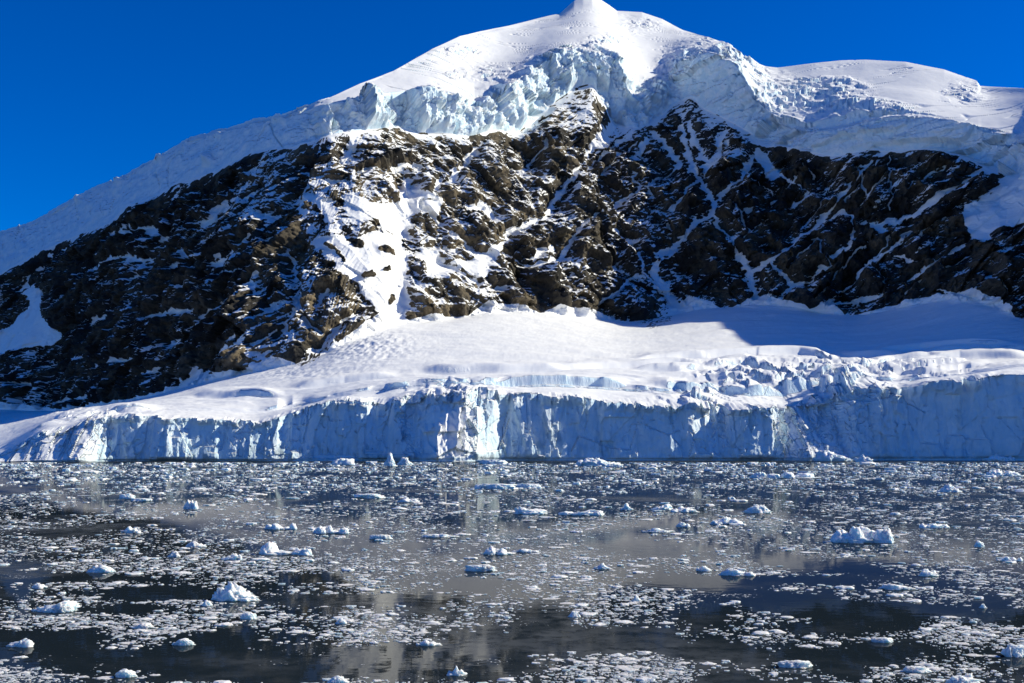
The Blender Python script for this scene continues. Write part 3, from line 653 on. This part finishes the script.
# ------------------------------------------------------------------ floating ice
def floe_material():
    m, t, b = nodes('floating_ice')
    g = N(t, 'ShaderNodeNewGeometry')
    tc = N(t, 'ShaderNodeTexCoord').outputs['Object']
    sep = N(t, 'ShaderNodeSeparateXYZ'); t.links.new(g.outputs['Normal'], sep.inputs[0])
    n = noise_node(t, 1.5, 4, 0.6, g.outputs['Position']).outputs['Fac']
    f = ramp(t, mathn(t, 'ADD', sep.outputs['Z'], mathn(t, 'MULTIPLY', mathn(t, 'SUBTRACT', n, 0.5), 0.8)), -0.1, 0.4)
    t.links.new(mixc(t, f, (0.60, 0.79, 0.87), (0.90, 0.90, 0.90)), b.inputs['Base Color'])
    b.inputs['Roughness'].default_value = 0.55
    b.inputs['Specular IOR Level'].default_value = 0.3
    b.inputs['Subsurface Weight'].default_value = 0.6
    b.inputs['Subsurface Radius'].default_value = (0.7, 0.9, 1.0)
    b.inputs['Subsurface Scale'].default_value = 0.5
    tn = N(t, 'ShaderNodeAttribute', attribute_name='tone').outputs['Fac']
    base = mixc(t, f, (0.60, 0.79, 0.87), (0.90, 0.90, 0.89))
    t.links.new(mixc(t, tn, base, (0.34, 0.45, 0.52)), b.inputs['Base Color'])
    n2 = noise_node(t, 6.0, 5, 0.65, g.outputs['Position']).outputs['Fac']
    t.links.new(bump(t, n2, 0.12, 0.8), b.inputs['Normal'])
    return m
MAT_FLOE = floe_material()

import bmesh
def ico(sub):
    bm = bmesh.new(); bmesh.ops.create_icosphere(bm, subdivisions=sub, radius=1.0)
    bm.verts.ensure_lookup_table()
    v = np.array([w.co[:] for w in bm.verts]); f = np.array([[w.index for w in p.verts] for p in bm.faces], np.int32)
    bm.free(); return v, f
ICO = {s: ico(s) for s in (1, 2, 3, 4, 5)}

def lump(sub, seed, profile=None, rough=0.3, flat=0.0):
    """one piece of ice, half-width 1, top height about 1, cut off below the water"""
    v, f = ICO[sub]; v = v.copy(); o = seed*13.7
    r = 1 + rough*1.1*facet(v[:,0]*1.3+o, v[:,1]*1.3, v[:,2]*1.3+o, seed) + rough*0.6*facet(v[:,0]*3+o, v[:,1]*3, v[:,2]*3+o, seed+1) + rough*0.5*fbm(v[:,0]*4+o, v[:,1]*4, v[:,2]*4, 3, seed+2)
    if sub >= 3: r = r + rough*0.35*facet(v[:,0]*6+o, v[:,1]*6, v[:,2]*6+o, seed+3) + rough*0.22*perlin(v[:,0]*11+o, v[:,1]*11, v[:,2]*11, seed+4)
    v *= r[:, None]
    if flat > 0:
        z = v[:,2]; v[:,2] = np.where(z > 0, np.tanh(z*(1+3*flat))/np.tanh(1+3*flat), z)
    v[:,0] /= np.abs(v[:,0]).max(); v[:,1] /= np.abs(v[:,1]).max()
    if profile is not None:
        h = np.interp(v[:,0], np.linspace(-1, 1, len(profile)), profile)
        v[:,2] = np.where(v[:,2] > 0, v[:,2]*h, v[:,2])
    v[:,2] /= max(v[:,2].max(), 1e-3)
    v[:,2] = np.where(v[:,2] < 0, v[:,2]*0.25, v[:,2])
    return v, f

def merge(parts):
    V, F, n = [], [], 0
    for v, f in parts: V.append(v); F.append(f+n); n += len(v)
    return np.concatenate(V), np.concatenate(F)

PK = [.2,.55,.8,1,.7,.5,.45,.35,.2]; LOW = [.3,.5,.45,.5,.6,.9,1,.8,.3]; TAB = [.8,1,1,.95,1,1,.9,1,.7]; SPI = [.15,.25,.5,1,.8,.4,.3,.2]; WED = [.15,.3,.45,.6,.8,1,.9,.2]; MND = [.3,.6,.9,1,.9,.7,.4]; DIS = [.9,1,.6,.35,.35,.4,.5,.4,.2]; RAG = [.4,.9,.4,.7,1,.5,.8,.35,.6,.3]
# px, py of the waterline, width px, height px, profile, flat, lumps, label
HERO = [
 (238,600,52,21,PK,0,3,'white and pale blue berg with a rounded peak at the lower left'),
 (57,611,56,12,LOW,0.2,2,'long low white floe with a blue hump at its right end'),
 (860,542,74,20,MND,0,9,'cluster of rounded white ice lumps frozen together in the right middle distance'),
 (598,466,46,10,LOW[::-1],0,3,'ragged blue white berg aground below the middle of the ice cliff'),
 (834,461,44,12,WED[::-1],0.1,2,'wedge shaped berg with a grooved white face below the tumbled ice blocks'),
 (864,462,22,9,RAG,0,3,'jagged little berg touching the right side of the grooved wedge'),
 (390,466,15,16,SPI,0,2,'pointed white ice spire below the bright collapsed part of the cliff'),
 (405,465,18,9,MND,0,2,'low blue ice dome just right of the white spire'),
 (369,460,34,7,WED,0.2,1,'flat white slab leaning at the cliff foot left of the spire'),
 (342,465,30,8,MND,0,3,'broad mound of brash ice left of the spire and slab'),
 (493,464,36,5,TAB,0.9,1,'thin straight topped floe close below the cliff, centre'),
 (497,489,46,6,TAB,0.8,2,'long flat slab with a blue edge in the middle of the far pack'),
 (528,488,28,5,TAB,0.8,1,'short flat slab end to end with the long flat slab'),
 (998,461,34,9,MND,0,4,'snowy berg of rounded humps under the cliff near the right edge'),
 (1006,476,42,9,MND[::-1],0,4,'white floe with a deep blue front at the right edge'),
 (795,478,62,7,RAG,0.3,6,'row of joined white ice lumps right of centre below the cliff'),
 (531,514,36,9,DIS,0,1,'dish shaped floe with a curved white rim and blue hollow'),
 (584,515,46,9,LOW,0.1,4,'long floe rising to a pale blue hump beside the dish shaped floe'),
 (627,510,15,8,SPI,0,2,'small pointed chunk between two long floes in the middle'),
 (661,510,28,7,WED,0,1,'smooth white wedge of ice sloping up to the right'),
 (685,512,34,7,MND,0,4,'lumpy floe just right of the smooth white wedge'),
 (757,513,32,10,MND,0,3,'blue shaded hummock of ice right of centre in the middle distance'),
 (722,524,32,9,LOW,0,3,'floe with a pale blue dome standing on its right end'),
 (682,527,14,6,MND,0,2,'small round ice knob left of the floe with a blue dome'),
 (657,532,38,5,RAG,0.3,4,'thin ragged strip of ice below the small round knob'),
 (191,509,19,11,MND,0,3,'compact white ice chunk standing out among flat floes, upper left'),
 (127,499,20,6,TAB,0.4,1,'white block at the left end of a flat strip, far left'),
 (141,501,26,3,TAB,0.9,1,'flat strip of white ice trailing right from a white block'),
 (131,533,26,8,RAG,0,3,'knobbly white floe in the dark water at the left'),
 (174,557,15,7,MND,0,2,'white ice knob in the left part of the bay'),
 (231,560,24,8,LOW,0,2,'pale blue floe with a hump, above the rounded peak berg'),
 (197,547,25,7,LOW[::-1],0,2,'bluish low floe left of the broken ice packs'),
 (101,572,32,8,MND,0.1,3,'white floe with a rounded top and a thin tail at left'),
 (281,529,38,12,RAG,0,6,'rubble pack of white and blue blocks, upper left of centre'),
 (331,533,44,12,RAG[::-1],0,7,'rubble pack with upright blue blocks at its right end'),
 (286,554,58,14,LOW[::-1],0,7,'big heap of broken ice with a blue block on its left'),
 (438,537,46,5,RAG,0.3,5,'narrow chain of small lumps left of centre'),
 (381,539,24,5,TAB,0.5,2,'small flat floe between the rubble pack and the narrow chain'),
 (406,502,28,7,RAG,0,4,'lumpy floe in the far pack left of the long flat slab'),
 (368,498,36,5,TAB,0.7,1,'broad flat pinkish white floe in the far pack'),
 (500,554,34,10,LOW[::-1],0,4,'floe with a tall pale blue lump on its left, image centre'),
 (481,571,38,7,TAB,0.5,2,'smooth white slab floating below the image centre'),
 (525,552,30,5,RAG,0.3,4,'ragged low strip right of the floe with a tall blue lump'),
 (602,569,22,7,SPI[::-1],0,2,'small blue tinted chunk on a flat white foot'),
 (760,478,24,7,MND,0,3,'white hummock in the far pack right of centre'),
 (950,492,30,9,SPI,0,3,'white heap with a peaked top in the far pack at right'),
 (933,528,32,8,MND,0,5,'loose white heap behind and right of the frozen cluster'),
 (979,547,12,8,MND,0,1,'round white ball of ice near the right edge'),
 (1008,561,28,8,RAG,0,4,'patch of white lumps at the right edge, middle distance'),
 (735,575,36,8,LOW[::-1],0,3,'white floe with a domed left end above dark blue water'),
 (704,571,16,6,MND,0,2,'little white hump left of the floe with a domed left end'),
 (207,606,13,7,MND,0,1,'white knob floating just left of the rounded peak berg'),
 (249,619,17,7,TAB,0.4,1,'white block just below the rounded peak berg'),
 (39,588,20,6,MND,0,2,'small white floe above the long low floe at left'),
 (144,628,32,8,RAG,0.3,4,'white raft of ice crumbs in the lower left'),
 (184,645,24,7,MND,0.3,2,'solid white cake at the lower edge of an ice raft'),
 (20,646,28,9,LOW,0.2,3,'white lump at the left edge near the bottom'),
 (125,677,24,9,MND,0.2,2,'bright white cake of ice at the bottom left'),
 (341,624,13,7,MND,0,2,'white knob in the near brash left of centre'),
 (428,645,30,7,RAG,0.2,4,'flat heap of white crumbs near the bottom, left of centre'),
 (458,675,23,10,RAG,0,3,'knobbly white chunk at the bottom, left of centre'),
 (338,683,24,8,MND,0.2,3,'white heap cut by the bottom edge'),
 (574,617,14,7,MND,0,3,'white nub among crumbs, below centre'),
 (637,601,13,7,SPI,0,1,'pale blue nub in front of a dark reflection'),
 (1017,656,34,13,TAB,0.3,2,'thick bright white block at the lower right edge'),
 (928,576,24,8,MND,0,3,'white hump amid dense brash at the right'),
 (898,589,42,6,WED[::-1],0.3,3,'long tapering white floe over the dark reflection at right'),
 (918,672,30,6,TAB,0.5,2,'flat white cake near the lower right corner'),
 (963,684,44,12,MND,0.2,4,'large white heap cut by the bottom edge at right'),
 (795,667,36,7,TAB,0.6,2,'grey white flat cake near the bottom right of centre'),
 (883,642,24,5,TAB,0.5,2,'thin white cake lying in the dark mountain reflection'),
 (983,608,10,5,SPI[::-1],0,1,'tiny sharp white wedge in a dark lead at right'),
]
hero_xy = []
for i, (px_, py_, w_, h_, prof, flat, nl, label) in enumerate(HERO):
    flat *= 0.45
    x0, y0 = on_water(px_, py_)
    sc = w_/FPX*y0; hz = h_/FPX*y0*0.88
    humps = []
    v_, f_ = lump(5, 200+i, prof, 0.30 if nl == 1 else 0.36, flat)
    if nl == 1: body = (v_*np.array([sc/2, sc/2*0.55, hz]), f_)
    else:
        body = (v_*np.array([sc/2, sc/2*0.5, hz*(0.3 if nl > 5 else 0.7 if nl > 3 else 1.0)]), f_)
        for k in range(nl-1):
            cx = RS.uniform(-0.78, 0.78); hh = np.interp(cx, np.linspace(-1, 1, len(prof)), prof)/max(prof)
            v2, f2 = lump(4 if w_ > 40 else 3, 900+i*11+k, None, 0.22 if nl > 5 else 0.33, flat*0.5)
            s2 = sc/2*RS.uniform(0.18, 0.42)*(1.2 if nl < 4 else 1.0)*(0.8 if nl > 5 else 1)
            v2 = v2*np.array([s2, s2*RS.uniform(0.7, 1.1), hz*min(1.0, hh*RS.uniform(0.6, 1.15)+0.05)])
            humps.append((v2 + np.array([cx*sc/2, RS.uniform(-0.5, 0.25)*sc/2*0.6, 0]), f2))
    if nl < 3:
        body = merge([body]+humps); humps = []
    V_, F_ = body
    kind = 'iceberg' if (w_/FPX*y0 > 12 and h_ >= 8) else 'ice_floe'
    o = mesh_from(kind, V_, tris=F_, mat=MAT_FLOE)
    o.location = (x0, y0, 0)
    for v2, f2 in humps: mesh_from('ice_hump', v2, tris=f2, mat=MAT_FLOE, parent=o)
    tag(o, label, 'iceberg' if kind == 'iceberg' else 'ice floe')
    hero_xy.append((x0, y0, sc*0.55))
hero_xy = np.array(hero_xy)

# --- small drifting ice: sampled over the sea, dense rafts and open leads
def wpt(px_, py_): return on_water(px_, py_)
LEADS = [(400,662,110,15,.9),(245,668,75,13,1),(60,578,120,5,.9),(170,594,60,7,1),(620,640,60,12,.9),(850,610,70,7,.6),(820,628,80,6,.45),(840,655,60,6,.6),(545,620,30,25,.7),(800,580,70,4,.7),(60,520,90,5,.5),(110,535,60,3,.7),(310,578,40,6,.8),(330,600,100,5,.6),(470,520,60,8,.5),(150,610,60,6,.7),(700,583,60,5,.8),(880,615,40,8,.8)]
RAFTS = [(90,625,110,11,1),(180,635,70,10,.8),(330,620,70,6,.9),(380,636,60,8,.8),(630,610,70,10,.9),(990,600,60,25,1),(960,630,60,15,1),(900,672,140,10,.9),(700,672,60,8,.7),(480,612,40,10,.8),(60,565,70,8,.5),(640,675,60,6,.6),(190,570,60,4,.8),(270,632,60,5,.8),(100,600,120,4,.7),(760,640,40,4,.6),(560,655,60,4,.35),(20,672,40,8,.7)]
NS = 300000
depth_y = 463 + (745-463)*RS.rand(NS)**1.3
pxs = RS.uniform(-430, 1454, NS)
a_, e_ = ray(pxs, depth_y)
Yf = CAM_H/-e_; Xf = a_*Yf
n1 = fbm(Xf/70, Yf/110, 0*Xf, 3, 301); n2 = fbm(Xf/(9+Yf*0.02), Yf/(13+Yf*0.05), 0*Xf, 3, 302)
near = sstep(540, 620, depth_y)
dens = 0.40 + 0.22*(1-sstep(470,505,depth_y)) + 0.19*sstep(495,520,depth_y)*(1-sstep(570,610,depth_y)) + 0.32*n1 + 0.95*n2 - 0.20*near
for cx, cy, rx, ry, s_ in LEADS: dens -= (0.9 if cy > 570 else 0.32)*s_*np.exp(-(((pxs-cx)/rx)**4+((depth_y-cy)/ry)**4))*(1+0.5*n2)
for cx, cy, rx, ry, s_ in RAFTS: dens += 0.42*s_*np.exp(-(((pxs-cx)/rx)**2+((depth_y-cy)/ry)**2))*(1+1.2*n2)
keep = RS.rand(NS) < np.clip(dens, 0, 1)*0.85
wpx = np.exp(RS.normal(0.60, 0.72, NS)) * (1.0 + 0.45*near)
wpx = np.clip(wpx, 1.0, 20)
inhero = np.zeros(NS, bool)
for hx, hy, hr in hero_xy: inhero |= (np.hypot(Xf-hx, (Yf-hy)) < hr*0.9)
keep &= ~inhero & (Yf < 915 + 0.0*Xf)
Xf, Yf, wpx, pxs, depth_y = Xf[keep], Yf[keep], wpx[keep], pxs[keep], depth_y[keep]
wm = wpx/FPX*Yf
hm = wm*np.clip(RS.normal(0.085, 0.05, len(wm)), 0.025, 0.30)/ (1+0.06*wm) * (1+0.8*(1-sstep(465,510,depth_y)))
inframe = (pxs > 6) & (pxs < 1020) & (depth_y < 680)
area = np.where(inframe, wpx*(hm/Yf*FPX + wpx*CAM_H/Yf), 0)
order = np.argsort(-area)
NBIG = 228
big = order[:NBIG]; small = order[NBIG:]
variants = []
for k in range(12):
    v_, f_ = lump(3, 500+k, [RAG, MND, TAB, LOW][k % 4], 0.34, 0.25 if k % 3 else 0.6)
    me = mesh_from('tmp', v_, tris=f_, mat=MAT_FLOE)
    variants.append(me.data); bpy.data.objects.remove(me)
for k, i in enumerate(big):
    d_ = variants[k % 12]
    d_.name = 'ice_floe'
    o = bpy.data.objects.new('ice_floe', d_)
    COL.objects.link(o)
    o.location = (Xf[i], Yf[i], 0); o.rotation_euler = (0, 0, random.choice((0, pi)) + RS.uniform(-.5, .5))
    o.scale = (wm[i]/2, wm[i]/2*RS.uniform(0.6, 1.0), max(hm[i]*0.78, 0.04))
    if depth_y[i] < 505: tag(o, 'small white floe in the crowded far belt of drift ice below the cliff', 'ice floe', 'small floes in the far belt below the cliff')
    elif depth_y[i] < 575: tag(o, 'small white floe scattered over grey water in the middle of the bay', 'ice floe', 'small floes scattered over the middle of the bay')
    else: tag(o, 'small white floe in the loose rafts on dark water nearest the viewer', 'ice floe', 'small floes on the near dark water')
# the rest: tens of thousands of crumbs in one mesh
def pack(sel, sub):
    n = len(sel)
    tv = [lump(sub, 700+k, None, 0.5, 0.7)[0] for k in range(10)]; tf = ICO[sub][1]
    T = np.stack(tv)[RS.randint(0, 10, n)]
    th = RS.uniform(0, 2*pi, n); c, s = np.cos(th)[:, None], np.sin(th)[:, None]
    x = T[..., 0]*c - T[..., 1]*s; y = T[..., 0]*s + T[..., 1]*c
    V_ = np.stack([Xf[sel][:, None]+x*(wm[sel]/2)[:, None], Yf[sel][:, None]+y*(wm[sel]/2*RS.uniform(.6, 1, n))[:, None], T[..., 2]*np.maximum(hm[sel], 0.03)[:, None]], -1)
    F_ = tf[None] + (np.arange(n)*T.shape[1])[:, None, None]
    tq = np.clip(RS.rand(n)**2.2*1.15-0.12, 0, 1)
    TONES.append(np.repeat(tq, T.shape[1]))
    return V_.reshape(-1, 3), F_.reshape(-1, 3).astype(np.int32)
TONES = []
mid = small[wpx[small] > 3.2]; tiny = small[wpx[small] <= 3.2]
V_, F_ = merge([pack(mid, 2), pack(tiny, 1)])
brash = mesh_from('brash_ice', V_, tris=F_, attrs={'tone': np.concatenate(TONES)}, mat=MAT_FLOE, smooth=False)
tag(brash, 'countless white crumbs of brash ice spread over the dark sea', 'brash ice', kind='stuff')
print('floes', len(big), 'mid', len(mid), 'tiny', len(tiny), 'verts', NR*NC)
